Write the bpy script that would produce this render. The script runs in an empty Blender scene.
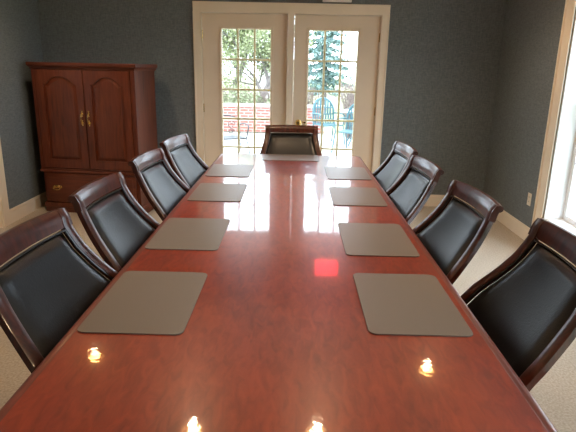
import bpy, bmesh, math, random
from mathutils import Vector, Matrix
PI = math.pi
SC = bpy.context.scene
COL = SC.collection

# ---------------------------------------------------------------- camera
CAM_Z = 1.50
pitch, roll, yaw = math.radians(15.794), math.radians(1.184), math.radians(-0.458)
F = Vector((math.sin(yaw) * math.cos(pitch), math.cos(yaw) * math.cos(pitch), -math.sin(pitch)))
R0 = Vector((math.cos(yaw), -math.sin(yaw), 0)); U0 = R0.cross(F)
Rv = R0 * math.cos(roll) + U0 * math.sin(roll); Uv = -R0 * math.sin(roll) + U0 * math.cos(roll)
cd = bpy.data.cameras.new('camera'); cd.sensor_width = 36; cd.lens = 526.23 / 576 * 36
cd.clip_start = .05; cd.clip_end = 300
cam = bpy.data.objects.new('camera', cd); COL.objects.link(cam)
M4 = Matrix((( Rv.x, Uv.x, -F.x, 0), (Rv.y, Uv.y, -F.y, 0), (Rv.z, Uv.z, -F.z, CAM_Z), (0, 0, 0, 1)))
cam.matrix_world = M4
SC.camera = cam

# ---------------------------------------------------------------- light
SC.view_settings.view_transform = 'Standard'; SC.view_settings.look = 'None'
SC.view_settings.exposure = 0.9; SC.view_settings.gamma = 1.0; SC.view_settings.use_curve_mapping = False
SC.cycles.sample_clamp_indirect = 8; SC.cycles.max_bounces = 10; SC.cycles.diffuse_bounces = 5
SC.cycles.caustics_reflective = False; SC.cycles.caustics_refractive = False
SKY = 5.0                    # overcast sky radiance
CAN_W = 6.5                 # ceiling can lights
w = bpy.data.worlds.new('sky'); SC.world = w; w.use_nodes = True
bgn = w.node_tree.nodes['Background']; bgn.inputs[0].default_value = (.74, .88, 1.0, 1); bgn.inputs[1].default_value = SKY

def area(name, loc, rot, sx, sy, power, col, portal=False):
    l = bpy.data.lights.new(name, 'AREA'); l.shape = 'RECTANGLE'; l.size = sx; l.size_y = sy; l.energy = power; l.color = col
    o = bpy.data.objects.new(name, l); COL.objects.link(o); o.location = loc; o.rotation_euler = rot
    return o

# ---------------------------------------------------------------- materials
def new_mat(name):
    m = bpy.data.materials.new(name); m.use_nodes = True
    return m, m.node_tree, m.node_tree.nodes['Principled BSDF']
def pmat(name, col, rough=.5, metal=0., var=.0, scale=20., bump=0., bscale=60., coat=0., coat_rough=.05, stretch=(1, 1, 1), emit=None, estr=0., spec=.5, col2=None, detail=4., sheen=0.):
    m, nt, b = new_mat(name)
    b.inputs['Roughness'].default_value = rough; b.inputs['Metallic'].default_value = metal
    b.inputs['Specular IOR Level'].default_value = spec
    b.inputs['Coat Weight'].default_value = coat; b.inputs['Coat Roughness'].default_value = coat_rough
    b.inputs['Sheen Weight'].default_value = sheen
    b.inputs['Base Color'].default_value = (*col, 1)
    tc = nt.nodes.new('ShaderNodeTexCoord'); mp = nt.nodes.new('ShaderNodeMapping'); mp.inputs['Scale'].default_value = stretch
    nt.links.new(tc.outputs['Object'], mp.inputs[0])
    if var > 0 or col2:
        n = nt.nodes.new('ShaderNodeTexNoise'); n.inputs['Scale'].default_value = scale; n.inputs['Detail'].default_value = detail
        nt.links.new(mp.outputs[0], n.inputs['Vector'])
        r = nt.nodes.new('ShaderNodeValToRGB'); r.color_ramp.elements[0].position = .32; r.color_ramp.elements[1].position = .68
        c2 = col2 or tuple(min(1, c * (1 + var)) for c in col)
        c1 = col if col2 else tuple(c * (1 - var) for c in col)
        r.color_ramp.elements[0].color = (*c1, 1); r.color_ramp.elements[1].color = (*c2, 1)
        nt.links.new(n.outputs[0], r.inputs[0]); nt.links.new(r.outputs[0], b.inputs['Base Color'])
    if bump > 0:
        n2 = nt.nodes.new('ShaderNodeTexNoise'); n2.inputs['Scale'].default_value = bscale; n2.inputs['Detail'].default_value = 3
        nt.links.new(mp.outputs[0], n2.inputs['Vector'])
        bp = nt.nodes.new('ShaderNodeBump'); bp.inputs['Strength'].default_value = bump; bp.inputs['Distance'].default_value = .003
        nt.links.new(n2.outputs[0], bp.inputs['Height']); nt.links.new(bp.outputs[0], b.inputs['Normal'])
    if emit:
        b.inputs['Emission Color'].default_value = (*emit, 1); b.inputs['Emission Strength'].default_value = estr
    return m
def wood(name, dark, light, axis=1, rough=.35, coat=.6, coat_rough=.06, scale=6., bump=.0, bscale=30, spec=.5, across=9., along=.7):
    m, nt, b = new_mat(name)
    N = nt.nodes.new; L = nt.links.new
    tc = N('ShaderNodeTexCoord'); mp = N('ShaderNodeMapping')
    st = [across] * 3; st[axis] = along; mp.inputs['Scale'].default_value = st
    L(tc.outputs['Object'], mp.inputs[0])
    n = N('ShaderNodeTexNoise'); n.inputs['Scale'].default_value = scale; n.inputs['Detail'].default_value = 6; n.inputs['Distortion'].default_value = .8
    L(mp.outputs[0], n.inputs['Vector'])
    mp2 = N('ShaderNodeMapping'); st2 = [1.6, 1.6, 1.6]; st2[axis] = .6; mp2.inputs['Scale'].default_value = st2; L(tc.outputs['Object'], mp2.inputs[0])
    n2 = N('ShaderNodeTexNoise'); n2.inputs['Scale'].default_value = 3.; n2.inputs['Detail'].default_value = 5
    L(mp2.outputs[0], n2.inputs['Vector'])
    mx = N('ShaderNodeMath'); mx.operation = 'MULTIPLY_ADD'; mx.inputs[1].default_value = .55; L(n.outputs[0], mx.inputs[0])
    m2 = N('ShaderNodeMath'); m2.operation = 'MULTIPLY'; m2.inputs[1].default_value = .45; L(n2.outputs[0], m2.inputs[0]); L(m2.outputs[0], mx.inputs[2])
    r = N('ShaderNodeValToRGB'); r.color_ramp.elements[0].position = .36; r.color_ramp.elements[1].position = .64
    r.color_ramp.elements[0].color = (*dark, 1); r.color_ramp.elements[1].color = (*light, 1)
    L(mx.outputs[0], r.inputs[0]); L(r.outputs[0], b.inputs['Base Color'])
    b.inputs['Roughness'].default_value = rough; b.inputs['Coat Weight'].default_value = coat; b.inputs['Coat Roughness'].default_value = coat_rough
    b.inputs['Specular IOR Level'].default_value = spec
    if bump:
        n3 = N('ShaderNodeTexNoise'); n3.inputs['Scale'].default_value = bscale; n3.inputs['Detail'].default_value = 2; L(tc.outputs['Object'], n3.inputs['Vector'])
        bp = N('ShaderNodeBump'); bp.inputs['Strength'].default_value = bump; bp.inputs['Distance'].default_value = .001
        L(n3.outputs[0], bp.inputs['Height']); L(bp.outputs[0], b.inputs['Normal']); L(bp.outputs[0], b.inputs['Coat Normal'])
    return m
def wallpaper(name, c1, c2):
    m, nt, b = new_mat(name); N = nt.nodes.new; L = nt.links.new
    tc = N('ShaderNodeTexCoord')
    outs = []
    for st in ((210, 210, 26), (26, 26, 210)):
        mp = N('ShaderNodeMapping'); mp.inputs['Scale'].default_value = st; L(tc.outputs['Object'], mp.inputs[0])
        n = N('ShaderNodeTexNoise'); n.inputs['Scale'].default_value = 1.; n.inputs['Detail'].default_value = 2; L(mp.outputs[0], n.inputs['Vector']); outs.append(n)
    a = N('ShaderNodeMath'); a.operation = 'ADD'; L(outs[0].outputs[0], a.inputs[0]); L(outs[1].outputs[0], a.inputs[1])
    h = N('ShaderNodeMath'); h.operation = 'MULTIPLY'; h.inputs[1].default_value = .5; L(a.outputs[0], h.inputs[0])
    r = N('ShaderNodeValToRGB'); r.color_ramp.elements[0].position = .38; r.color_ramp.elements[1].position = .62
    r.color_ramp.elements[0].color = (*c1, 1); r.color_ramp.elements[1].color = (*c2, 1)
    L(h.outputs[0], r.inputs[0]); L(r.outputs[0], b.inputs['Base Color'])
    b.inputs['Roughness'].default_value = .85; b.inputs['Specular IOR Level'].default_value = .25
    bp = N('ShaderNodeBump'); bp.inputs['Strength'].default_value = .3; bp.inputs['Distance'].default_value = .001
    L(h.outputs[0], bp.inputs['Height']); L(bp.outputs[0], b.inputs['Normal'])
    return m
def brick_mat():
    m, nt, b = new_mat('brick'); N = nt.nodes.new; L = nt.links.new
    tc = N('ShaderNodeTexCoord'); mp = N('ShaderNodeMapping'); mp.inputs['Rotation'].default_value = (PI / 2, 0, 0); L(tc.outputs['Object'], mp.inputs[0])
    t = N('ShaderNodeTexBrick'); t.inputs['Color1'].default_value = (.36, .10, .07, 1); t.inputs['Color2'].default_value = (.30, .10, .08, 1); t.inputs['Mortar'].default_value = (.36, .30, .27, 1)
    t.inputs['Scale'].default_value = 1.; t.inputs['Mortar Size'].default_value = .012; t.inputs['Brick Width'].default_value = .21; t.inputs['Row Height'].default_value = .072
    L(mp.outputs[0], t.inputs['Vector']); L(t.outputs[0], b.inputs['Base Color']); b.inputs['Roughness'].default_value = .9
    return m
def glass_mat(name, tint=(1, 1, 1), refl=1.0):
    m = bpy.data.materials.new(name); m.use_nodes = True; nt = m.node_tree; nt.nodes.clear(); N = nt.nodes.new; L = nt.links.new
    o = N('ShaderNodeOutputMaterial'); t = N('ShaderNodeBsdfTransparent'); t.inputs[0].default_value = (*tint, 1)
    g = N('ShaderNodeBsdfGlossy'); g.inputs['Roughness'].default_value = .02; f = N('ShaderNodeFresnel'); ge = N('ShaderNodeNewGeometry'); mr = N('ShaderNodeMapRange'); mr.inputs[3].default_value = 1.45; mr.inputs[4].default_value = 1 / 1.45; L(ge.outputs['Backfacing'], mr.inputs[0]); L(mr.outputs[0], f.inputs[0])
    mx = N('ShaderNodeMixShader'); L(f.outputs[0], mx.inputs[0]); L(t.outputs[0], mx.inputs[1]); L(g.outputs[0], mx.inputs[2]); L(mx.outputs[0], o.inputs[0])
    return m
def emit_mat(name, col, s):
    m = bpy.data.materials.new(name); m.use_nodes = True; nt = m.node_tree; nt.nodes.clear()
    o = nt.nodes.new('ShaderNodeOutputMaterial'); e = nt.nodes.new('ShaderNodeEmission'); e.inputs[0].default_value = (*col, 1); e.inputs[1].default_value = s
    nt.links.new(e.outputs[0], o.inputs[0]); return m

MT = dict(
    wall=wallpaper('blue_grey_grasscloth', (.122, .142, .150), (.190, .215, .226)),
    trim=pmat('cream_trim_paint', (.84, .74, .60), .35, var=.03, scale=4),
    door=pmat('cream_door_paint', (.80, .68, .54), .4, var=.03, scale=4),
    white=pmat('white_window_paint', (.82, .83, .84), .35, var=.02, scale=4),
    muntin=pmat('bloom_yellow_muntin', (.88, .84, .55), .4, var=.04, scale=8),  # bright yellow of the bloom is put into the base colour
    ceiling=pmat('ceiling_paint', (.75, .72, .66), .9, var=.02, scale=3),
    carpet=pmat('beige_carpet', (.37, .32, .26), .95, col2=(.53, .47, .39), scale=90, bump=.8, bscale=250, spec=.1),
    table=wood('cherry_table_top', (.20, .020, .008), (.37, .048, .015), 1, .30, 1.0, .04, spec=.35, across=7., along=2.2, bump=.18, bscale=40),
    table_edge=wood('cherry_table_edge', (.11, .018, .012), (.20, .035, .02), 1, .4, .35, .12),
    armoire=wood('cherry_armoire', (.070, .014, .006), (.175, .040, .014), 2, .42, .2, .15, spec=.35),
    armoire_h=wood('cherry_armoire_rail', (.070, .014, .006), (.175, .040, .014), 0, .42, .2, .15, spec=.35),
    chair=wood('mahogany_chair_frame', (.024, .006, .004), (.095, .020, .010), 2, .30, .25, .10, spec=.32),
    leather=pmat('black_leather', (.006, .006, .007), .33, bump=.2, bscale=160, spec=.30, coat=.06, coat_rough=.2),
    piping=pmat('dark_welt', (.02, .016, .014), .3, spec=.6),
    mat=pmat('taupe_mat', (.165, .135, .115), .42, var=.06, scale=300, bump=.12, bscale=500, spec=.6),
    brass=pmat('polished_brass', (.85, .60, .22), .18, 1.0, var=.03),
    glass=glass_mat('window_glass'),
    brick=brick_mat(), stone=pmat('cap_stone', (.38, .33, .30), .8, var=.15, scale=6),
    patio=pmat('pale_patio_concrete', (.50, .48, .46), .85, var=.07, scale=3),
    lawn=pmat('winter_lawn', (.22, .24, .10), .95, col2=(.34, .33, .18), scale=2),
    teal=pmat('teal_powder_coat', (.05, .12, .135), .45, var=.08, scale=12),
    iron=pmat('black_wrought_iron', (.02, .02, .022), .5, var=.1),
    bark=pmat('grey_bark', (.13, .11, .10), .9, var=.3, scale=12, bump=.6, bscale=20),
    leaf=pmat('olive_leaves', (.15, .18, .08), .7, col2=(.27, .29, .15), scale=1.3),
    conifer=pmat('blue_green_needles', (.12, .20, .19), .7, col2=(.22, .31, .29), scale=1.5),
    twig=pmat('bare_twigs', (.20, .15, .13), .9, var=.2, scale=5),
    shrub=pmat('grey_green_shrub', (.16, .19, .10), .8, col2=(.28, .29, .18), scale=4),
    plate=pmat('ivory_plate', (.80, .76, .66), .35, var=.01),
    black=pmat('socket_slot', (.03, .03, .03), .6, var=.02),
    siding=pmat('white_siding', (.75, .75, .73), .7, var=.03),
    exit_white=pmat('exit_housing', (.75, .74, .70), .4, var=.02),
    exit_red=emit_mat('exit_panel_red', (1.0, .006, .02), 3.2),
    exit_letter=emit_mat('exit_letter_red', (1.0, .03, .05), 8.0),
    bulb=emit_mat('warm_bulb', (1.0, .50, .15), 30.0),
    can=pmat('can_baffle', (.75, .70, .62), .4, var=.02),
)

# ---------------------------------------------------------------- helpers
def add_box(bm, x0, x1, y0, y1, z0, z1, bev=0, seg=2):
    v = [bm.verts.new(p) for p in ((x0, y0, z0), (x1, y0, z0), (x1, y1, z0), (x0, y1, z0), (x0, y0, z1), (x1, y0, z1), (x1, y1, z1), (x0, y1, z1))]
    fs = [bm.faces.new([v[i] for i in q]) for q in ((0, 3, 2, 1), (4, 5, 6, 7), (0, 1, 5, 4), (1, 2, 6, 5), (2, 3, 7, 6), (3, 0, 4, 7))]
    if bev:
        es = list({e for f in fs for e in f.edges})
        bmesh.ops.bevel(bm, geom=es, offset=bev, segments=seg, affect='EDGES', profile=.5)
    return v
def add_tube(bm, pts, r, n=10, caps=True, r_end=None):
    pts = [Vector(p) for p in pts]; k = len(pts); rings = []
    up = Vector((0, 0, 1)); prev = None
    for i, p in enumerate(pts):
        t = (pts[min(i + 1, k - 1)] - pts[max(i - 1, 0)]).normalized()
        if prev is None:
            a = t.orthogonal().normalized()
        else:
            a = (prev - t * prev.dot(t)); a = a.normalized() if a.length > 1e-6 else t.orthogonal().normalized()
        prev = a; b = t.cross(a)
        rr = r if r_end is None else r + (r_end - r) * i / (k - 1)
        if isinstance(r, (list, tuple)): rr = r[i]
        rings.append([bm.verts.new(p + (a * math.cos(2 * PI * j / n) + b * math.sin(2 * PI * j / n)) * rr) for j in range(n)])
    for i in range(k - 1):
        for j in range(n):
            bm.faces.new((rings[i][j], rings[i][(j + 1) % n], rings[i + 1][(j + 1) % n], rings[i + 1][j]))
    if caps:
        bm.faces.new(rings[0][::-1]); bm.faces.new(rings[-1])
def add_lathe(bm, prof, c=(0, 0, 0), n=24, axis='z'):
    rings = []
    for r, h in prof:
        ring = []
        for j in range(n):
            a = 2 * PI * j / n; u, v_ = r * math.cos(a), r * math.sin(a)
            p = (u, v_, h) if axis == 'z' else ((u, h, v_) if axis == 'y' else (h, u, v_))
            ring.append(bm.verts.new(Vector(c) + Vector(p)))
        rings.append(ring)
    for i in range(len(rings) - 1):
        for j in range(n):
            bm.faces.new((rings[i][j], rings[i][(j + 1) % n], rings[i + 1][(j + 1) % n], rings[i + 1][j]))
    bm.faces.new(rings[0][::-1]); bm.faces.new(rings[-1])
def add_sweep(bm, sections):
    """closed polygon sections joined into a solid"""
    rings = [[bm.verts.new(p) for p in s] for s in sections]; n = len(rings[0])
    for i in range(len(rings) - 1):
        for j in range(n):
            bm.faces.new((rings[i][j], rings[i][(j + 1) % n], rings[i + 1][(j + 1) % n], rings[i + 1][j]))
    bm.faces.new(rings[0][::-1]); bm.faces.new(rings[-1])
def add_prism(bm, poly, z0, z1, bev=0):
    """poly in xy extruded z0..z1"""
    a = [bm.verts.new((x, y, z0)) for x, y in poly]; b = [bm.verts.new((x, y, z1)) for x, y in poly]; n = len(poly)
    fs = [bm.faces.new(a[::-1]), bm.faces.new(b)]
    for i in range(n): fs.append(bm.faces.new((a[i], a[(i + 1) % n], b[(i + 1) % n], b[i])))
    if bev:
        bmesh.ops.bevel(bm, geom=list(set(fs[0].edges) | set(fs[1].edges)), offset=bev, segments=2, affect='EDGES')
def rrect(x0, x1, y0, y1, r, n=6):
    out = []
    for cx, cy, a0 in ((x1 - r, y1 - r, 0), (x0 + r, y1 - r, 90), (x0 + r, y0 + r, 180), (x1 - r, y0 + r, 270)):
        for i in range(n + 1):
            a = math.radians(a0 + 90 * i / n); out.append((cx + r * math.cos(a), cy + r * math.sin(a)))
    return out
def obj(name, bm, m, parent=None, smooth=False, label=None):
    bmesh.ops.recalc_face_normals(bm, faces=bm.faces)
    me = bpy.data.meshes.new(name); bm.to_mesh(me); bm.free(); me.materials.append(MT[m] if isinstance(m, str) else m)
    if smooth:
        me.polygons.foreach_set('use_smooth', [True] * len(me.polygons))
        me.set_sharp_from_angle(angle=math.radians(38))
    o = bpy.data.objects.new(name, me); COL.objects.link(o)
    if parent: o.parent = parent
    if label: o['label'] = label
    return o
def B(): return bmesh.new()
def tag(o, label, cat, group=None, kind=None):
    o['label'] = label; o['category'] = cat
    if group: o['group'] = group
    if kind: o['kind'] = kind
    return o
def thing(name, label, cat, loc=(0, 0, 0), rz=0, group=None):
    o = bpy.data.objects.new(name, None); COL.objects.link(o); o.location = loc; o.rotation_euler = (0, 0, rz); o.empty_display_size = .1
    return tag(o, label, cat, group)
def struct(name, bm, m, parent=None, smooth=False):
    o = obj(name, bm, m, parent, smooth)
    if not parent: o['kind'] = 'structure'
    return o
def dup(root, loc, rz, label, group=None):
    r = root.copy(); COL.objects.link(r); r.location = loc; r.rotation_euler = (0, 0, rz); r['label'] = label
    if group: r['group'] = group
    for ch in list(root.children):
        c = ch.copy(); COL.objects.link(c); c.parent = r
        for g in list(ch.children):
            d = g.copy(); COL.objects.link(d); d.parent = c
    return r
def catmull(P, n=6):
    P = [Vector(p) for p in P]; out = []
    Q = [P[0] * 2 - P[1]] + P + [P[-1] * 2 - P[-2]]
    for i in range(1, len(Q) - 2):
        for k in range(n):
            t = k / n; a, b, c, d = Q[i - 1], Q[i], Q[i + 1], Q[i + 2]
            out.append(.5 * ((2 * b) + (c - a) * t + (2 * a - 5 * b + 4 * c - d) * t * t + (3 * b - a - 3 * c + d) * t ** 3))
    out.append(P[-1]); return out

# ---------------------------------------------------------------- room shell
XL, XR, YB, YF, ZC = -2.71, 2.17, 5.86, -2.6, 2.70
TH = .24
b = B(); add_box(b, XL - TH, XR + TH, YF - TH, YB + TH, -.12, 0); struct('floor', b, 'carpet')
b = B()
CANS = [(-1.83, 4.40), (1.275, 4.315), (-.71, 3.382), (.225, 3.395), (-1.86, 1.6), (1.30, 1.6), (-1.86, -1.0), (1.30, -1.0)]  # last four are unseen lamps added for general warm light
add_box(b, XL - TH, XR + TH, YF - TH, YB + TH, ZC, ZC + .12); struct('ceiling', b, 'ceiling')
DX0, DX1, DZ = -1.015, .900, 2.047
b = B()
add_box(b, XL - TH, DX0, YB, YB + TH, 0, ZC); add_box(b, DX1, XR + TH, YB, YB + TH, 0, ZC); add_box(b, DX0, DX1, YB, YB + TH, DZ, ZC)
struct('wall_back', b, 'wall')
b = B(); add_box(b, XL - TH, XR + TH, YF - TH, YF, 0, ZC); struct('wall_front', b, 'wall')
LD0, LD1, LDZ = 3.78, 4.70, 2.05
b = B(); add_box(b, XL - TH, XL, YF, LD0, 0, ZC); add_box(b, XL - TH, XL, LD1, YB, 0, ZC); add_box(b, XL - TH, XL, LD0, LD1, LDZ, ZC)
struct('wall_left', b, 'wall')
WZ0, WZ1 = .27, 2.25
WINS = [(2.50, 4.40), (-.9, 1.1)]
b = B()
segs = [(YF, -.9), (1.1, 2.50), (4.40, YB)]
for a0, a1 in segs: add_box(b, XR, XR + TH, a0, a1, 0, ZC)
for a0, a1 in WINS:
    add_box(b, XR, XR + TH, a0, a1, 0, WZ0); add_box(b, XR, XR + TH, a0, a1, WZ1, ZC)
struct('wall_right', b, 'wall')

def baseboard(name, segs_):
    b = B()
    for (x0, x1, y0, y1) in segs_:
        add_box(b, x0, x1, y0, y1, 0, .115)
        dx, dy = x1 - x0, y1 - y0
        if dx > dy:
            if y0 < YB - .1: add_box(b, x0, x1, y0, y1 - .005, .115, .135, .003)
            else: add_box(b, x0, x1, y0 + .005, y1, .115, .135, .003)
        else:
            add_box(b, x0 + (.005 if x1 > 0 else 0), x1 - (.005 if x1 < 0 else 0), y0, y1, .115, .135, .003)
    struct(name, b, 'trim')
baseboard('baseboard_back', [(XL, -1.09, YB - .016, YB), (.975, XR, YB - .016, YB)])
baseboard('baseboard_left', [(XL, XL + .016, 4.80, YB - .016), (XL, XL + .016, YF + .016, 3.68)])
baseboard('baseboard_right', [(XR - .016, XR, YF + .016, YB - .016)])
baseboard('baseboard_front', [(XL, XR, YF, YF + .016)])

# casing of the double doors, with the post between them
def casing_profile(b, x0, x1, z0, z1, y1, vertical, outer):
    """flat board with a raised outer back-band"""
    add_box(b, x0, x1, y1 - .016, y1, z0, z1, .003)
    if vertical:
        xo = (x0, x0 + .018) if outer < 0 else (x1 - .018, x1)
        add_box(b, xo[0], xo[1], y1 - .026, y1, z0, z1, .004)
    else:
        add_box(b, x0, x1, y1 - .026, y1, z1 - .018, z1, .004)
b = B()
casing_profile(b, -1.085, -1.005, 0, 2.047, YB, True, -1)
casing_profile(b, .890, .970, 0, 2.047, YB, True, 1)
casing_profile(b, -1.085, .970, 2.037, 2.140, YB, False, 1)
add_box(b, -.090, -.020, YB - .016, YB + .10, 0, 2.040, .003)
add_box(b, -1.015, -1.003, YB, YB + TH, 0, 2.037); add_box(b, .888, .900, YB, YB + TH, 0, 2.037)
add_box(b, -1.003, .888, YB, YB + TH, 2.035, 2.047)
add_box(b, -1.003, .888, YB, YB + TH, 0, .02)
struct('trim_1', b, 'trim')

def french_door(name, x0, x1, gx0, gx1, knob_x):
    gz0, gz1 = .305, 1.885; y0, y1 = YB + .045, YB + .09; zt = 2.032; ym = (y0 + y1) / 2
    b = B()
    add_box(b, x0, gx0, y0, y1, .022, zt); add_box(b, gx1, x1, y0, y1, .022, zt)
    add_box(b, gx0, gx1, y0, y1, .022, gz0); add_box(b, gx0, gx1, y0, y1, gz1, zt)
    d = struct(name, b, 'door')
    b = B(); t = .022                                  # raised moulding around the lite
    for (a0, a1, c0, c1) in ((gx0 - t, gx0 + .004, gz0 - t, gz1 + t), (gx1 - .004, gx1 + t, gz0 - t, gz1 + t), (gx0, gx1, gz0 - t, gz0 + .004), (gx0, gx1, gz1 - .004, gz1 + t)):
        add_box(b, a0, a1, y0 - .010, y0 + .004, c0, c1, .004)
    obj('glazing_moulding', b, 'door', d)
    b = B()
    for i in (1, 2):
        x = gx0 + (gx1 - gx0) * i / 3; add_box(b, x - .011, x + .011, ym - .010, ym + .010, gz0, gz1, .003)
    for k in range(1, 5):
        z = gz0 + (gz1 - gz0) * k / 5; add_box(b, gx0, gx1, ym - .0095, ym + .0095, z - .011, z + .011, .003)
    for (a0, a1, c0, c1) in ((gx0, gx0 + .008, gz0, gz1), (gx1 - .008, gx1, gz0, gz1), (gx0, gx1, gz0, gz0 + .008), (gx0, gx1, gz1 - .008, gz1)):
        add_box(b, a0, a1, ym - .012, ym + .012, c0, c1)
    obj('muntins', b, 'muntin', d)
    b = B(); add_box(b, gx0, gx1, ym - .002, ym + .002, gz0, gz1); obj('glass_pane', b, 'glass', d)
    if knob_x is not None:
        b = B(); add_lathe(b, [(.032, 0), (.032, -.006), (.014, -.012), (.011, -.035), (.020, -.042), (.031, -.052), (.033, -.062), (.025, -.073), (.008, -.077)], (knob_x + .012, y0, .912), 24, 'y')
        obj('door_knob', b, 'brass', d, True)
        b = B(); add_box(b, knob_x - .02 + .075, knob_x + .02 + .08, y0 - .012, y0, .902, .922, .003); obj('latch_lever', b, 'brass', d)
    b = B()
    hx = x0 if knob_x is None else x1
    for z in (.25, 1.05, 1.82):
        add_lathe(b, [(.007, z - .045), (.007, z + .045)], (hx, y0 - .004, 0), 10)
    obj('hinge', b, 'brass', d, True)
    return d
french_door('door_1', -1.001, -.092, -.800, -.262, None)
french_door('door_2', -.018, .886, .132, .664, .035)

# panelled side door on the left wall, mostly left of the frame
def side_door():
    b = B(); xf = XL - .03
    add_box(b, xf - .04, xf, LD0 + .02, LD1 - .02, .01, LDZ - .01)
    d = struct('door_3', b, 'white')
    for (z0, z1) in ((.22, .80), (.95, 1.52), (1.64, 1.90)):
        for (c0, c1) in ((LD0 + .13, (LD0 + LD1) / 2 - .05), ((LD0 + LD1) / 2 + .05, LD1 - .13)):
            b = B(); add_box(b, xf - .002, xf + .008, c0, c1, z0, z1, .006); obj('door_panel', b, 'white', d)
    b = B(); add_lathe(b, [(.03, 0), (.03, .006), (.012, .012), (.011, .035), (.026, .05), (.028, .062), (.01, .075)], (xf, LD0 + .09, .95), 20, 'x'); obj('door_knob', b, 'brass', d, True)
side_door()
b = B()
for (y0, y1) in ((LD0 - .09, LD0 + .01), (LD1 - .01, LD1 + .10)): add_box(b, XL, XL + .02, y0, y1, 0, LDZ + .09, .003)
add_box(b, XL, XL + .02, LD0 + .01, LD1 - .01, LDZ - .01, LDZ + .09, .003)
for (y0, y1) in ((LD0, LD0 + .02), (LD1 - .02, LD1)): add_box(b, XL - TH, XL, y0, y1, 0, LDZ)
add_box(b, XL - TH, XL, LD0 + .02, LD1 - .02, LDZ - .01, LDZ)
struct('trim_2', b, 'trim')

def window(name, tname, y0, y1):
    z0, z1 = WZ0, WZ1; xs = XR + .180
    # casing + stool
    b = B()
    for (a0, a1, s) in ((y0 - .14, y0 + .01, -1), (y1 - .01, y1 + .14, 1)):
        add_box(b, XR - .016, XR, a0, a1, z0 - .10, z1 + .13, .003)
        o0, o1 = (a0, a0 + .02) if s < 0 else (a1 - .02, a1)
        add_box(b, XR - .028, XR, o0, o1, z0 - .10, z1 + .13, .004)
        add_box(b, XR - .020, XR, (a1 - .022 if s < 0 else a0), (a1 if s < 0 else a0 + .022), z0, z1, .004)
    add_box(b, XR - .016, XR, y0 + .01, y1 - .01, z1 - .01, z1 + .13, .003)
    add_box(b, XR - .016, XR, y0 + .01, y1 - .01, z0 - .10, z0 - .02, .003)
    add_box(b, XR - .036, XR + .02, y0 - .0, y1 + .0, z0 - .02, z0 + .008, .006)
    struct(tname, b, 'trim')
    # jamb box (white, catches the daylight) and sashes
    b = B()
    add_box(b, XR + .0, XR + TH, y0, y0 + .02, z0, z1); add_box(b, XR + .0, XR + TH, y1 - .02, y1, z0, z1)
    add_box(b, XR + .02, XR + TH, y0 + .02, y1 - .02, z0, z0 + .02); add_box(b, XR, XR + TH, y0 + .02, y1 - .02, z1 - .02, z1)
    ymid = (y0 + y1) / 2; add_box(b, XR + .04, XR + TH, ymid - .05, ymid + .05, z0 + .02, z1 - .02, .004)
    W = struct(name, b, 'white')
    for (a0, a1) in ((y0 + .02, ymid - .05), (ymid + .05, y1 - .02)):
        zm = (z0 + z1) / 2
        for (c0, c1, xx) in ((z0 + .02, zm + .02, xs - .012), (zm - .02, z1 - .02, xs + .022)):
            b = B(); f = .045
            add_box(b, xx - .015, xx + .015, a0, a0 + f, c0, c1, .003); add_box(b, xx - .015, xx + .015, a1 - f, a1, c0, c1, .003)
            add_box(b, xx - .015, xx + .015, a0 + f, a1 - f, c0, c0 + f, .003); add_box(b, xx - .015, xx + .015, a0 + f, a1 - f, c1 - f * .7, c1, .003)
            for i in (1, 2):
                yy = a0 + f + (a1 - a0 - 2 * f) * i / 3; add_box(b, xx - .007, xx + .007, yy - .008, yy + .008, c0 + f, c1 - f * .7)
            zz = (c0 + c1) / 2; add_box(b, xx - .006, xx + .006, a0 + f, a1 - f, zz - .008, zz + .008)
            s = obj('sash', b, 'white', W)
            b = B(); add_box(b, xx - .002, xx + .002, a0 + f, a1 - f, c0 + f, c1 - f * .7); obj('glass_pane', b, 'glass', s)
window('window_1', 'trim_3', *WINS[0])
window('added_window', 'trim_4', *WINS[1])  # unseen window behind the camera, added to let in more daylight

# ---------------------------------------------------------------- ceiling can lights
for i, (x, y) in enumerate(CANS):
    lab = ['round ceiling can light towards the armoire corner', 'round ceiling can light towards the outlet corner', 'round ceiling can light over the table, on the armoire side', 'round ceiling can light over the table, on the window side',
           'added round ceiling can light between the left wall and the near chairs', 'added round ceiling can light between the right window and the near chairs', 'added round ceiling can light at the rear left of the room', 'added round ceiling can light at the rear right of the room'][i]
    t = thing('ceiling_light', lab, 'ceiling light', (x, y, ZC), 0, 'can lights in the ceiling')
    b = B(); add_lathe(b, [(.095, 0), (.095, -.006), (.075, -.010), (.070, -.002)], n=28); obj('trim_ring', b, 'can', t, True)
    b = B(); add_lathe(b, [(.02, -.002), (.036, -.006), (.046, -.018), (.043, -.030), (.028, -.040), (.010, -.043)], n=20); obj('bulb', b, 'bulb', t, True)
    l = bpy.data.lights.new('can_glow', 'SPOT'); l.energy = CAN_W; l.color = (1, .72, .46); l.spot_size = math.radians(128); l.spot_blend = .8; l.shadow_soft_size = .03
    l.energy = CAN_W * 4
    lo = bpy.data.objects.new('can_glow', l); COL.objects.link(lo); lo.location = (x, y, ZC - .06)

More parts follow.
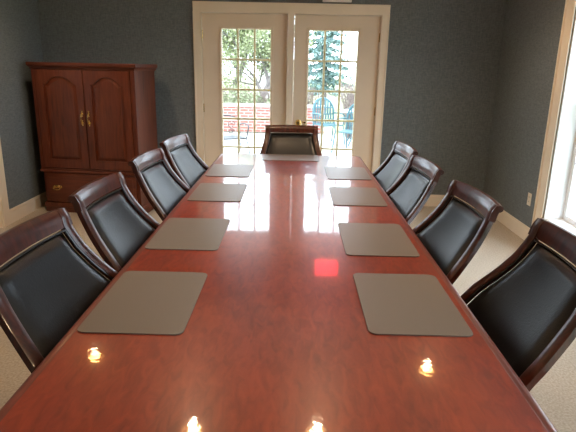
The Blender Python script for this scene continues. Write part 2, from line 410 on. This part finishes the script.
# ---------------------------------------------------------------- exit sign above the right door
t = thing('exit_sign', 'lit red EXIT sign on the wall above the double doors', 'exit sign', (.415, YB, 2.155))
b = B(); add_box(b, -.150, .150, -.05, 0, 0, .235, .006); obj('housing', b, 'exit_white', t)
b = B(); add_box(b, -.135, .135, -.053, -.049, .045, .225); obj('lit_panel', b, 'exit_red', t)
b = B()
def lb(x0, x1, z0, z1): add_box(b, x0, x1, -.057, -.0531, z0, z1)
def diag(x0, z0, x1, z1, w_):
    vs = []
    for yy in (-.057, -.0531):
        vs += [b.verts.new((x0 - w_, yy, z0)), b.verts.new((x0 + w_, yy, z0)), b.verts.new((x1 + w_, yy, z1)), b.verts.new((x1 - w_, yy, z1))]
    for q in ((0, 1, 2, 3), (7, 6, 5, 4), (0, 4, 5, 1), (1, 5, 6, 2), (2, 6, 7, 3), (3, 7, 4, 0)): b.faces.new([vs[k] for k in q])
z0, z1 = .062, .208
lb(-.122, -.104, z0, z1); lb(-.104, -.072, z0, z0 + .02); lb(-.104, -.076, .125, .144); lb(-.104, -.072, z1 - .02, z1)
diag(-.050, z0, .000, z1, .010); diag(.000, z0, -.050, z1, .010)
lb(.026, .044, z0, z1); lb(.085, .103, z0, z1 - .02); lb(.064, .124, z1 - .02, z1)
obj('lettering', b, 'exit_letter', t)

# ---------------------------------------------------------------- outlet plate on the right wall
t = thing('outlet_plate', 'small ivory outlet plate on the dark right wall beside the window casing', 'outlet', (XR, 4.705, .38))
b = B(); add_box(b, -.006, 0, -.035, .035, -.058, .058, .003); obj('plate', b, 'plate', t)
for zz in (-.021, .021):
    b = B(); add_box(b, -.008, -.0055, -.015, .015, zz - .014, zz + .014, .002); s = obj('socket', b, 'plate', t)
    b = B()
    for yy in (-.006, .006): add_box(b, -.0086, -.0078, yy - .0012, yy + .0012, zz - .004, zz + .007)
    obj('slot', b, 'black', s)

# ---------------------------------------------------------------- conference table
TX0, TX1, TY0, TY1, TZ = -.642, .588, .42, 4.62, .76
tb = thing('conference_table', 'long glossy reddish cherry conference table set with taupe mats', 'table', ((TX0 + TX1) / 2, (TY0 + TY1) / 2, 0))
hx, hy = (TX1 - TX0) / 2, (TY1 - TY0) / 2
b = B(); add_prism(b, rrect(-hx + .030, hx - .030, -hy + .030, hy - .030, .03), TZ - .032, TZ, .001); obj('table_top', b, 'table', tb)
# moulded rim swept round the top
prof = [(.030, TZ - .032), (.030, TZ - .0008), (.024, TZ - .0022), (.020, TZ - .0008), (.010, TZ - .0015), (.003, TZ - .006), (0, TZ - .013), (.002, TZ - .022), (.010, TZ - .028), (.012, TZ - .040), (.022, TZ - .048), (.03, TZ - .048)]
b = B(); corners = [(-1, -1), (1, -1), (1, 1), (-1, 1)]
rings = []
for (sx, sy) in corners:
    for k in range(5):
        a = math.atan2(sy, sx) + math.radians(-45 + 90 * k / 4); ring = []
        for (ins, z) in prof:
            cr = .06; cx, cy = sx * (hx - cr), sy * (hy - cr); rr = cr - ins
            ring.append(b.verts.new((cx + rr * math.cos(a), cy + rr * math.sin(a), z)))
        rings.append(ring)
for i in range(len(rings)):
    A, C = rings[i], rings[(i + 1) % len(rings)]
    for j in range(len(prof)): b.faces.new((A[j], A[(j + 1) % len(prof)], C[(j + 1) % len(prof)], C[j]))
obj('edge_moulding', b, 'table_edge', tb, True)
b = B()
for (x0, x1, y0, y1) in ((-.15, -.125, -hy + .35, hy - .35), (.125, .15, -hy + .35, hy - .35), (-.125, .125, -hy + .35, -hy + .375), (-.125, .125, hy - .375, hy - .35)):
    add_box(b, x0, x1, y0, y1, TZ - .13, TZ - .032)
obj('apron', b, 'table_edge', tb)
for yy in (-1.35, 0, 1.35):
    b = B(); add_box(b, -.09, .09, yy - .16, yy + .16, .10, TZ - .032, .01); add_box(b, -.11, .11, yy - .19, yy + .19, 0, .10, .012)
    pd = obj('pedestal', b, 'table_edge', tb)
    for s in (-1, 1):
        b = B(); add_box(b, s * .09 - .004, s * .09 + .004, yy - .11, yy + .11, .17, .60, .003); obj('raised_panel', b, 'table_edge', pd)

# ---------------------------------------------------------------- table mats
MW, MD = .306, .467
def mat_mesh():
    b = B(); add_prism(b, rrect(-MW / 2, MW / 2, -MD / 2, MD / 2, .022), 0, .004, .0012); return b
mlabs = {('L', 0): 'taupe mat nearest the camera on the left side of the table', ('L', 1): 'taupe mat second from the camera on the left side of the table',
         ('L', 2): 'taupe mat third from the camera on the left side of the table', ('L', 3): 'taupe mat furthest from the camera on the left long side of the table',
         ('R', 0): 'taupe mat nearest the camera on the right side of the table', ('R', 1): 'taupe mat second from the camera on the right side, level with the red sign reflection',
         ('R', 2): 'taupe mat third from the camera on the right side of the table', ('R', 3): 'taupe mat furthest from the camera on the right long side of the table'}
mpos = [('L', 0, -.6102, 1.3417), ('L', 1, -.6129, 2.0567), ('L', 2, -.600, 2.8812), ('L', 3, -.6128, 3.5777), ('R', 0, .2309, 1.3738), ('R', 1, .2259, 2.0362), ('R', 2, .2304, 2.8518), ('R', 3, .2425, 3.5681)]
m0 = None
for s, k, x, y in mpos:
    x = max(x, TX0 + .026)
    if s == 'R': x = min(x, TX1 - MW - .02)
    loc = (x + MW / 2, y + MD / 2, TZ + .0002)
    if m0 is None: m0 = o = obj('table_mat', mat_mesh(), 'mat')
    else: o = m0.copy(); COL.objects.link(o)
    o.location = loc; tag(o, mlabs[(s, k)], 'mat', 'taupe mats on the table')
o = m0.copy(); COL.objects.link(o); o.rotation_euler = (0, 0, PI / 2); o.location = (-.022, 4.43, TZ + .0002)
tag(o, 'mat laid crosswise at the head of the table before the far chair', 'mat', 'taupe mats on the table')

# ---------------------------------------------------------------- chairs
# local frame: +y faces the table, x across, origin on the floor under the crest rail
# (y, z) of the rear face of the stile, from the rolled crest down to the seat
CURVE = [(-.022, .972), (-.008, .950), (.002, .915), (.022, .870), (.048, .820), (.084, .765), (.124, .712), (.168, .655), (.210, .590), (.242, .520), (.258, .450)]
def chair_curve(n=5):
    return [(p.x, p.y) for p in catmull([(y, z, 0) for y, z in CURVE], n)]
def halfw(z):   # half width of the back at height z
    T = [(.0, .325), (.60, .325), (.68, .314), (.76, .286), (.84, .264), (.93, .250), (.98, .257), (1.2, .257)]
    for (a, p), (c, q) in zip(T, T[1:]):
        if z <= c:
            u = (z - a) / (c - a); return p + (q - p) * u
def bow(x): return .022 * (x / .25) ** 2     # back is slightly dished
def make_chair(label):
    t = thing('leather_chair', label, 'chair')
    C = chair_curve()
    def normal(i):
        a = C[max(i - 1, 0)]; c = C[min(i + 1, len(C) - 1)]
        dy, dz = c[0] - a[0], c[1] - a[1]; l = math.hypot(dy, dz); return (-dz / l, dy / l)   # towards the table / up
    SW, STK = .048, .026
    for s in (-1, 1):
        b = B(); secs = []
        for i, (y, z) in enumerate(C):
            ny, nz = normal(i); xo = s * halfw(z); xi = s * (halfw(z) - SW); bo = bow(halfw(z))
            k = STK
            y_, z_ = y + bo, z
            pts = []
            for (fx, fd) in ((0, .12), (.12, 0), (.88, 0), (1, .12), (1, .85), (.80, 1), (.2, 1), (0, .85)):
                pts.append((xo + (xi - xo) * fx, y_ + ny * k * fd, z_ + nz * k * fd))
            secs.append(pts)
        add_sweep(b, secs); obj('stile', b, 'chair', t, True)
    # crest rail with rolled-over top
    b = B(); crest = [(y, z) for (y, z) in C if z > .915]
    NX = 16; secs = []
    for i in range(NX + 1):
        x = -halfw(.95) + 2 * halfw(.95) * i / NX; bo = bow(x); e = abs(x) / halfw(.95)
        top = .004 * (1 - e * e); ring = []
        front = []; back = []
        for j, (y, z) in enumerate(C):
            if z < .914: break
            ny, nz = normal(j); f = top * max(0, z - .90) / .08
            front.append((x, y + bo + ny * (STK + .001), z + nz * STK + f)); back.append((x, y + bo - ny * .001, z + f))
        # scroll: roll the top backwards
        ty, tz = C[0]; ty += bo; tz += top; ny, nz = normal(0)
        sc = []
        cy, cz = ty + .006, tz - .001; r = .017
        for a in (62, 90, 120, 150, 180, 215, 250, 285):
            aa = math.radians(a); sc.append((x, cy + r * math.cos(aa) + .004, cz + r * math.sin(aa) * .85))
        ring = front[::-1] + sc + back
        secs.append(ring)
    add_sweep(b, secs); obj('crest_rail', b, 'chair', t, True)
    # leather panel, padded, with welt
    def panel(yoff, pad, z_hi, z_lo, name, m_, rear=False):
        b = B(); idx = [i for i, (y, z) in enumerate(C) if z_lo <= z <= z_hi]
        NU = 14; grid = []
        for a, i in enumerate(idx):
            y, z = C[i]; ny, nz = normal(i); row = []
            v = a / (len(idx) - 1)
            for u_ in range(NU + 1):
                u = u_ / NU; hw = halfw(z) - SW - .002; x = -hw + 2 * hw * u
                ed = min(u, 1 - u) * 2 * hw; ev = min(v, 1 - v) * .42
                p = pad * min(1, (min(ed, .05) / .05)) ** .5 * min(1, (min(ev, .05) / .05)) ** .5
                d = yoff + (p if not rear else -p)
                row.append(b.verts.new((x, y + bow(x) + ny * d, z + nz * d)))
            grid.append(row)
        back = []
        for a, i in enumerate(idx):
            y, z = C[i]; ny, nz = normal(i); row = []
            for u_ in range(NU + 1):
                hw = halfw(z) - SW - .002; x = -hw + 2 * hw * u_ / NU; d = .010
                row.append(b.verts.new((x, y + bow(x) + ny * d, z + nz * d)))
            back.append(row)
        for G in (grid, back):
            for a in range(len(G) - 1):
                for u_ in range(NU): b.faces.new((G[a][u_], G[a][u_ + 1], G[a + 1][u_ + 1], G[a + 1][u_]))
        per = [(0, u_) for u_ in range(NU + 1)] + [(a, NU) for a in range(1, len(grid))] + [(len(grid) - 1, u_) for u_ in range(NU - 1, -1, -1)] + [(a, 0) for a in range(len(grid) - 2, 0, -1)]
        for k in range(len(per)):
            p, q = per[k], per[(k + 1) % len(per)]
            b.faces.new((grid[p[0]][p[1]], grid[q[0]][q[1]], back[q[0]][q[1]], back[p[0]][p[1]]))
        o = obj(name, b, m_, t, True)
        return o, grid and [(a, u_) for (a, u_) in per], idx
    o, per, idx = panel((.008), .022, .914, .47, 'back_cushion', 'leather')
    # welt round the cushion
    b = B(); pts = []
    for a, u_ in per:
        i = idx[a]; y, z = C[i]; ny, nz = normal(i); hw = halfw(z) - SW - .001; x = -hw + 2 * hw * u_ / 14; d = .0235
        pts.append((x, y + bow(x) + ny * d, z + nz * d))
    add_tube(b, pts + [pts[0]], .0042, 6, False); obj('welt', b, 'piping', o, True)
    panel(.010, .010, .914, .47, 'back_panel', 'leather', True)
    # seat: frame and cushion
    b = B(); add_prism(b, [(-.262, .225), (.262, .225), (.272, .60), (-.272, .60)], .375, .435, .008); obj('seat_frame', b, 'chair', t, True)
    b = B(); NS = 12; G = []
    for i in range(NS + 1):
        row = []
        for j in range(NS + 1):
            u, v = i / NS, j / NS; hw = .215 + .045 * min(1, v * 2.0); x = (2 * u - 1) * hw; y = .265 + .345 * v
            e = min(u, 1 - u, v, 1 - v) * 2; row.append(b.verts.new((x, y, .436 + .065 * min(1, e * 2.2) ** .45)))
        G.append(row)
    G2 = [[b.verts.new((v.co.x, v.co.y, .4355)) for v in r] for r in G]
    for i in range(NS):
        for j in range(NS):
            b.faces.new((G[i][j], G[i + 1][j], G[i + 1][j + 1], G[i][j + 1])); b.faces.new((G2[i][j], G2[i][j + 1], G2[i + 1][j + 1], G2[i + 1][j]))
    per = [(i, 0) for i in range(NS)] + [(NS, j) for j in range(NS)] + [(i, NS) for i in range(NS, 0, -1)] + [(0, j) for j in range(NS, 0, -1)]
    for k in range(len(per)):
        p, q = per[k], per[(k + 1) % len(per)]; b.faces.new((G[p[0]][p[1]], G[q[0]][q[1]], G2[q[0]][q[1]], G2[p[0]][p[1]]))
    obj('seat_cushion', b, 'leather', t, True)
    # legs: raked rear legs, tapered front legs
    for s in (-1, 1):
        b = B(); P = catmull([(s * .250, .262, .44), (s * .252, .235, .30), (s * .256, .170, .14), (s * .262, .085, 0.0)], 5); secs = []
        for i, p in enumerate(P):
            k = .021 - .006 * i / (len(P) - 1)
            secs.append([(p.x - k, p.y - k, p.z), (p.x + k, p.y - k, p.z), (p.x + k, p.y + k, p.z), (p.x - k, p.y + k, p.z)])
        add_sweep(b, secs); obj('leg', b, 'chair', t)
        b = B(); x, y = s * .245, .57
        add_sweep(b, [[(x - k, y - k, z), (x + k, y - k, z), (x + k, y + k, z), (x - k, y + k, z)] for k, z in ((.022, .38), (.02, .25), (.015, 0.0))]); obj('leg', b, 'chair', t)
    return t
GR = 'leather chairs round the table'
ch0 = make_chair('black leather chair in dark wood frame nearest the camera on the left')
ch0['group'] = GR
ch0.location = (-.876, 1.60, 0); ch0.rotation_euler = (0, 0, -PI / 2 - math.radians(3))
LCH = [(-.886, 2.295, 3.0, 'black leather chair second from the camera on the left, in front of the armoire drawer'),
       (-.885, 3.10, 4.0, 'black leather chair on the left side, third from the camera, before the armoire right side'),
       (-.885, 3.85, 7.0, 'black leather chair on the left side furthest from the camera, beside the door casing')]
for x, y, a, lab in LCH: dup(ch0, (x, y, 0), -PI / 2 + math.radians(a) * -1, lab)
RCH = [(.915, 1.615, -2.0, 'black leather chair nearest the camera on the right, below the window'),
       (.822, 2.29, 3.5, 'black leather chair on the right side, second from the camera, carpet showing behind it'),
       (.788, 3.05, 4.0, 'black leather chair on the right side, third from the camera, overlapping the furthest one'),
       (.80, 3.70, 3.0, 'black leather chair on the right side furthest from the camera, half hidden by the next')]
for x, y, a, lab in RCH: dup(ch0, (x, y, 0), PI / 2 + math.radians(a), lab)
hc = dup(ch0, (-.022, 4.875, 0), PI, 'black leather chair at the far head of the table, in front of the glass doors'); hc.scale = (.95, 1, 1); ch0.scale = (1.05, 1, 1)

# ---------------------------------------------------------------- armoire
AW, AD, AH = 1.055, .53, 1.50
ANG = math.radians(-7)
A = thing('armoire', 'reddish cherry wood armoire with arched panel doors in the left corner', 'armoire', (-2.572, 5.270, 0), ANG)
# local: x 0..AW along the front, y 0..AD to the back
b = B(); add_box(b, .012, AW - .012, .02, AD, .10, 1.455)
add_box(b, 0, AW, .0, AD, .065, .105, .006)
obj('carcass', b, 'armoire', A)
b = B(); add_box(b, .0, AW, .01, AD, 0, .065, .006); add_box(b, -.008, AW + .008, 0, AD, .055, .075, .006); obj('plinth', b, 'armoire_h', A)
b = B()                                     # crown moulding
pr = [(0, 1.435), (-.006, 1.440), (-.006, 1.450), (-.018, 1.462), (-.026, 1.472), (-.026, 1.480), (-.026, 1.494), (-.022, 1.500), (.02, 1.500)]
secs = []
for (x, y, dx, dy) in ((.0, AD, -1, 0), (0, 0, -1, -1), (AW, 0, 1, -1), (AW, AD, 1, 0)):
    secs.append([(x - dx * ins, y - dy * ins, z) for ins, z in pr])
rr = [[b.verts.new(p) for p in s] for s in secs]
for i in range(3):
    for j in range(len(pr) - 1): b.faces.new((rr[i][j], rr[i][j + 1], rr[i + 1][j + 1], rr[i + 1][j]))
for r_ in (rr[0], rr[3]): b.faces.new(r_)
b.faces.new([r_[-1] for r_ in rr]); b.faces.new([r_[0] for r_ in rr][::-1])
obj('crown_moulding', b, 'armoire_h', A, False)
b = B(); add_box(b, -.006, AW + .006, -.008, AD, .425, .452, .006); add_box(b, 0, AW, .0, AD, .452, .468, .004); obj('waist_moulding', b, 'armoire_h', A)
# fluted corner posts
for s in (0, 1):
    b = B(); x0 = .0 if s == 0 else AW - .045
    add_box(b, x0, x0 + .045, .0, .05, .468, 1.436, .005); p_ = obj('corner_post', b, 'armoire', A)
    b = B()
    for k in (.014, .031): add_tube(b, [(x0 + k, .0, .54), (x0 + k, .0, 1.37)], .004, 8)
    obj('reeding', b, 'armoire', p_, True)
def arch(x0, x1, z0, z1, rise, n=14):
    """cathedral-arched outline: flat shoulders then a raised centre"""
    pts = [(x0, z0), (x1, z0), (x1, z1 - rise)]
    w_ = x1 - x0; sh = .10 * w_
    pts.append((x1 - sh, z1 - rise))
    for i in range(1, n):
        u = i / n; x = x1 - sh - (w_ - 2 * sh) * u
        z = z1 - rise + rise * (math.sin(PI * u)) ** .75
        pts.append((x, z))
    pts += [(x0 + sh, z1 - rise), (x0, z1 - rise)]
    return pts
def ring_faces(b, P0, y0, P1, y1):
    a = [b.verts.new((x, y0, z)) for x, z in P0]; c = [b.verts.new((x, y1, z)) for x, z in P1]; n = len(a)
    for i in range(n): b.faces.new((a[i], a[(i + 1) % n], c[(i + 1) % n], c[i]))
    return a, c
def inset(P, d, cx, cz, w_, h_):
    return [(cx + (x - cx) * (1 - 2 * d / w_), cz + (z - cz) * (1 - 2 * d / h_)) for x, z in P]
XM = .535
for s, (x0, x1) in enumerate(((.048, XM - .005), (XM + .005, AW - .048))):
    b = B(); z0, z1 = .474, 1.430; yf = .0
    O = [(x0, z0), (x1, z0), (x1, z1), (x0, z1)]
    # frame of the door: solid slab with arched recess and raised field
    add_box(b, x0, x1, yf + .012, yf + .022, z0, z1)
    px0, px1, pz0, pz1 = x0 + .070, x1 - .070, z0 + .085, z1 - .055
    P = arch(px0, px1, pz0, pz1, .075)
    n = len(P); inner = [b.verts.new((x, yf - .010, z)) for x, z in P]
    outer = [b.verts.new((x, yf - .010, z)) for x, z in O]; ob = [b.verts.new((x, yf + .012, z)) for x, z in O]
    ib = [b.verts.new((x, yf + .006, z)) for x, z in P]
    for i in range(4): b.faces.new((outer[i], outer[(i + 1) % 4], ob[(i + 1) % 4], ob[i]))
    for i in range(n): b.faces.new((inner[i], inner[(i + 1) % n], ib[(i + 1) % n], ib[i]))
    b.faces.new((outer[0], outer[1], inner[1], inner[0])); b.faces.new((outer[1], outer[2], inner[2], inner[1])); b.faces.new((outer[3], outer[0], inner[0], inner[n - 1]))
    b.faces.new([outer[2], outer[3]] + inner[n - 1:1:-1])
    b.faces.new(ib[::-1])
    d = obj('cabinet_door', b, 'armoire', A)
    b = B(); cx, cz = (px0 + px1) / 2, (pz0 + pz1) / 2; w_, h_ = px1 - px0, pz1 - pz0
    P1 = inset(P, .010, cx, cz, w_, h_); P2 = inset(P, .036, cx, cz, w_, h_)
    a, c = ring_faces(b, P1, yf + .0055, P2, yf - .006); b.faces.new(c); b.faces.new(a[::-1])
    obj('raised_panel', b, 'armoire', d)
    b = B(); hxp = x1 - .030 if s == 0 else x0 + .030; zc = .975
    add_prism(b, [(0, 0)] * 0 + [(hxp - .008, -.0), (hxp + .008, -.0), (hxp + .008, -.0), (hxp - .008, 0)], 0, 0) if False else None
    for zz in (zc + .045, zc - .045):
        add_lathe(b, [(.013, 0), (.013, -.003), (.005, -.006), (.004, -.020)], (hxp, yf - .010, zz), 14, 'y')
        for e in (-1, 1): add_lathe(b, [(.006, 0), (.006, -.003)], (hxp, yf - .010, zz + e * .022), 10, 'y')
    add_tube(b, catmull([(hxp, yf - .028, zc + .055), (hxp, yf - .030, zc + .040), (hxp, yf - .038, zc + .018), (hxp, yf - .040, zc), (hxp, yf - .038, zc - .018), (hxp, yf - .030, zc - .040), (hxp, yf - .028, zc - .055)], 3), .0055, 8)
    obj('handle', b, 'brass', d, True)
b = B(); add_box(b, .045, AW - .045, -.010, .020, .120, .415, .006); dr = obj('drawer', b, 'armoire_h', A)
b = B(); add_box(b, .075, AW - .075, -.013, -.009, .150, .385, .003); obj('raised_panel', b, 'armoire_h', dr)
for hxp in (.17, AW - .17):
    b = B(); zc = .275
    add_prism(b, [(0, 0)] * 0, 0, 0) if False else None
    for e in (-1, 1): add_lathe(b, [(.013, 0), (.013, -.003), (.005, -.006), (.004, -.022)], (hxp + e * .036, -.013, zc), 14, 'y')
    add_box(b, hxp - .03, hxp + .03, -.016, -.012, zc - .012, zc + .016, .002)
    add_tube(b, catmull([(hxp - .036, -.034, zc), (hxp - .032, -.038, zc - .018), (hxp, -.040, zc - .026), (hxp + .032, -.038, zc - .018), (hxp + .036, -.034, zc)], 4), .004, 8)
    obj('handle', b, 'brass', dr, True)

# ---------------------------------------------------------------- outside
GZ = -.10
b = B(); add_box(b, -12, 12, YB + TH, 13.2, GZ - .1, GZ); struct('patio', b, 'patio')
b = B(); add_box(b, -60, -12, -40, 90, GZ - .12, GZ - .02); add_box(b, 12, 60, -40, 90, GZ - .12, GZ - .02); add_box(b, -12, 12, 13.2, 90, GZ - .12, GZ - .02)
add_box(b, XR + TH + .001, 12, -40, YB + TH, GZ - .12, GZ - .02)
struct('lawn', b, 'lawn')
# low brick wall with a stone cap
t = thing('brick_wall', 'low red brick garden wall with stone cap beyond the patio', 'garden wall', (0, 13.5, GZ))
b = B(); add_box(b, -4.5, .75, -.12, .12, 0, .62); obj('brickwork', b, 'brick', t)
b = B(); add_box(b, -4.55, .80, -.16, .16, .62, .69, .01); obj('cap', b, 'stone', t)

rnd = random.Random(5)
def leaves(b, c, rad, n, size, rng, droop=0.):
    for _ in range(n):
        while True:
            p = Vector((rng.uniform(-1, 1), rng.uniform(-1, 1), rng.uniform(-1, 1)))
            if p.length < 1: break
        q = Vector(c) + Vector((p.x * rad[0], p.y * rad[1], p.z * rad[2]))
        a = Vector((rng.gauss(0, 1), rng.gauss(0, 1), rng.gauss(0, 1) - droop)).normalized(); d = a.orthogonal().normalized(); d.rotate(Matrix.Rotation(rng.uniform(0, 6.28), 3, a))
        s = size * rng.uniform(.6, 1.3)
        b.faces.new([b.verts.new(q + a * s), b.verts.new(q + d * s * .4), b.verts.new(q - a * s), b.verts.new(q - d * s * .4)])
def branches(b, p, d, length, r, depth, rng, tips, spread=.6, nseg=4, up=.05):
    pts = [Vector(p)]; dd = Vector(d).normalized()
    for i in range(nseg):
        dd = (dd + Vector((rng.gauss(0, .12), rng.gauss(0, .12), rng.gauss(0, .08) + up))).normalized(); pts.append(pts[-1] + dd * length / nseg)
    add_tube(b, pts, r, 5 if depth > 1 else 3, False, r * .6)
    tips.append(pts[-1])
    if depth > 0:
        for k in range(rng.choice((3, 4))):
            i = rng.randint(2, nseg); nd = (dd + Vector((rng.gauss(0, spread), rng.gauss(0, spread), rng.gauss(0, spread * .6)))).normalized()
            branches(b, pts[i], nd, length * rng.uniform(.6, .8), r * .52, depth - 1, rng, tips, spread, nseg, up)
def tree(name, label, x, y, h, r, seed, leafy, depth=4, leafsize=.12, nl=30, lean=(0, 0)):
    rng = random.Random(seed); t = thing(name, label, 'tree', (x, y, GZ - .02)); b = B(); tips = []
    branches(b, (0, 0, 0), (lean[0], lean[1], 1), h * .38, r, depth, rng, tips)
    obj('trunk', b, 'bark', t, True)
    if leafy:
        b = B()
        for p in tips[len(tips) // 8:]: leaves(b, p, (.45, .45, .5), nl, leafsize, rng, .5)
        obj('foliage', b, leafy, t)
    return t
tree('leafy_tree', 'tall olive green tree seen through the left glass door', -2.6, 23.5, 4.9, .20, 3, 'leaf', 4, .08, 34)
tree('leafy_tree', 'nearer olive tree with a leaning grey trunk behind the brick wall', -1.3, 17.8, 3.9, .15, 8, 'leaf', 4, .06, 32, (.3, 0))
tree('bare_tree', 'bare winter tree seen through the right glass door', 2.35, 18.6, 3.6, .09, 21, None, 5)
tree('bare_tree', 'bare winter tree standing left of the olive trees', -5.4, 23, 6, .14, 11, None, 4)
def conifer(x, y, h, R, seed, label):
    rng = random.Random(seed); t = thing('conifer', label, 'tree', (x, y, GZ - .02)); b = B()
    add_tube(b, [(0, 0, 0), (0, 0, h * .95)], .14, 8, True, .02); obj('trunk', b, 'bark', t, True)
    b = B(); z = .9
    while z < h:
        rr = R * (1 - z / h) + .12
        for k in range(11):
            a = rng.uniform(0, 2 * PI); L = rr * rng.uniform(.75, 1.05)
            for s in range(7):
                u = (s + .5) / 7; c = (math.cos(a) * L * u, math.sin(a) * L * u, z - .22 * L * u + rng.gauss(0, .03))
                leaves(b, c, (.20, .20, .07), 9, .085, rng, .1)
        z += .30
    obj('foliage', b, 'conifer', t)
conifer(1.15, 21.5, 5.4, 1.6, 4, 'blue green conifer seen through the right glass door')
def hedge(name, x0, x1, y, h, dep, mt, label, seed, n):
    rng = random.Random(seed); b = B()
    for _ in range(n):
        x, yy = rng.uniform(x0, x1), y + rng.uniform(-dep, dep); hh = h * rng.uniform(.75, 1.05)
        p = Vector((x, yy, GZ - .02)); pts = [p]; d = Vector((rng.gauss(0, .16), rng.gauss(0, .16), 1))
        for k in range(3): pts.append(pts[-1] + d * hh / 3); d += Vector((rng.gauss(0, .14), rng.gauss(0, .14), 0))
        add_tube(b, pts, .010, 3, False, .004)
        for k in range(5):
            q = pts[0].lerp(pts[-1], rng.uniform(.2, .95)); e = Vector((rng.gauss(0, 1), rng.gauss(0, 1), rng.uniform(.3, 1.4))).normalized() * rng.uniform(.12, .3)
            add_tube(b, [q, q + e], .006, 3, False, .002)
    o = obj(name, b, mt); tag(o, label, 'hedge'); return o
hedge('bare_hedge', 1.25, 5.4, 12.7, 1.28, .38, 'twig', 'brown bare winter hedge behind the teal patio chairs', 6, 1500)
hedge('bare_hedge', -3.6, .7, 16.6, 1.0, .4, 'twig', 'thin bare hedge rising behind the brick wall', 7, 500)
def shrub(x, y, r, h, seed, label):
    rng = random.Random(seed); b = B()
    leaves(b, (0, 0, h * .5), (r, r, h * .5), 1500, .05, rng)
    for k in range(12):
        a = rng.uniform(0, 6.28); add_tube(b, [(0, 0, 0), (math.cos(a) * r * .5, math.sin(a) * r * .5, h * .7)], .012, 4, False, .004)
    o = obj('garden_shrub', b, 'shrub'); o.location = (x, y, GZ - .02); tag(o, label, 'shrub')
shrub(-1.45, 14.8, .62, 1.15, 1, 'rounded grey green shrub above the brick wall on the left')
shrub(-.35, 15.0, .5, .95, 2, 'rounded grey green shrub behind the brick wall beside the post')
# neighbour's white house end far behind the trees
t = thing('garden_shed', 'white garden building far behind the trees', 'shed', (-.6, 30, GZ - .02))
b = B(); add_box(b, -1.4, 1.4, -1, 1, 0, 1.5); obj('wall', b, 'siding', t)
b = B(); add_sweep(b, [[(-1.6, yy, 1.5), (1.6, yy, 1.5), (0, yy, 2.25)] for yy in (-1.2, 1.2)]); obj('roof', b, 'stone', t)

# teal patio chairs: arched lattice back, arms, slatted seat
def patio_chair(label, loc, rz, mt='teal', name='patio_chair'):
    t = thing(name, label, 'patio chair', loc, rz, None); W = .25
    b = B(); arc = [(-W, .02, .40), (-W, .05, .62)] + [(-W * math.cos(a), .05 + .06 * math.sin(a), .70 + .26 * math.sin(a)) for a in [PI * k / 12 for k in range(13)]] + [(W, .05, .62), (W, .02, .40)]
    add_tube(b, arc, .022, 8)
    for k in range(-3, 4):
        x = k * W / 4; zt = .70 + .26 * math.sqrt(max(0, 1 - (x / W) ** 2)); add_box(b, x - .019, x + .019, .045, .055, .42, .62); add_box(b, x - .019, x + .019, .050 + .03, .062 + .03, .60, zt)
    for z in (.50, .62, .76): add_box(b, -W, W, .055, .070, z - .012, z + .012)
    obj('backrest', b, mt, t, True)
    b = B(); add_prism(b, rrect(-W, W, -.44, .03, .05), .40, .425, .004); obj('seat', b, mt, t)
    for s in (-1, 1):
        b = B(); add_tube(b, catmull([(s * (W + .02), .06, .64), (s * (W + .03), -.15, .65), (s * (W + .03), -.36, .64), (s * (W + .02), -.42, .58), (s * W, -.40, .42)], 4), .015, 8); obj('armrest', b, mt, t, True)
        b = B(); add_tube(b, [(s * W, -.40, .42), (s * (W + .03), -.46, 0)], .014, 8); obj('leg', b, mt, t, True)
        b = B(); add_tube(b, [(s * W, .02, .42), (s * (W + .03), .13, 0)], .014, 8); obj('leg', b, mt, t, True)
    return t
patio_chair('teal metal patio chair with arched back, left of the patio table', (.66, 11.75, GZ), math.radians(25))
patio_chair('teal metal patio chair with arched back, right of the patio table and nearer the doors', (1.24, 10.5, GZ), math.radians(-35))
t = thing('patio_table', 'round white and teal patio table between the two teal chairs', 'patio table', (1.42, 11.5, GZ))
b = B(); add_lathe(b, [(.42, .70), (.44, .71), (.44, .725), (.42, .735)], n=32); obj('table_top', b, 'siding', t, True)
for k in range(4):
    a = PI / 4 + k * PI / 2; b = B(); add_tube(b, catmull([(.34 * math.cos(a), .34 * math.sin(a), .70), (.16 * math.cos(a), .16 * math.sin(a), .38), (.36 * math.cos(a), .36 * math.sin(a), 0)], 5), .014, 8); obj('leg', b, 'teal', t, True)
# black wrought-iron chair seen through the left door
t = thing('iron_chair', 'black wrought iron scrollwork chair on the patio outside the left door', 'patio chair', (-1.18, 9.3, GZ), math.radians(25))
b = B()
add_tube(b, catmull([(-.24, .02, .40), (-.25, .05, .60), (-.2, .08, .72), (0, .09, .76), (.2, .08, .72), (.25, .05, .60), (.24, .02, .40)], 5), .012, 8)
for s in (-1, 1):
    for (cx, cz, r) in ((.10, .60, .075), (.10, .48, .055)):
        add_tube(b, [(s * cx + r * (1 - k / 26) * math.cos(k * .45), .06, cz + r * (1 - k / 26) * math.sin(k * .45)) for k in range(20)], .007, 6)
obj('backrest', b, 'iron', t, True)
b = B(); add_prism(b, rrect(-.24, .24, -.42, .03, .06), .40, .42, .004); obj('seat', b, 'iron', t)
for s in (-1, 1):
    b = B(); add_tube(b, catmull([(s * .25, .05, .60), (s * .27, -.15, .64), (s * .27, -.36, .62), (s * .25, -.40, .55), (s * .24, -.36, .42)], 4), .012, 8); obj('armrest', b, 'iron', t, True)
    b = B(); add_tube(b, catmull([(s * .23, -.36, .42), (s * .27, -.40, .2), (s * .25, -.42, 0)], 4), .011, 8); obj('leg', b, 'iron', t, True)
    b = B(); add_tube(b, catmull([(s * .23, .02, .42), (s * .27, .06, .2), (s * .25, .12, 0)], 4), .011, 8); obj('leg', b, 'iron', t, True)
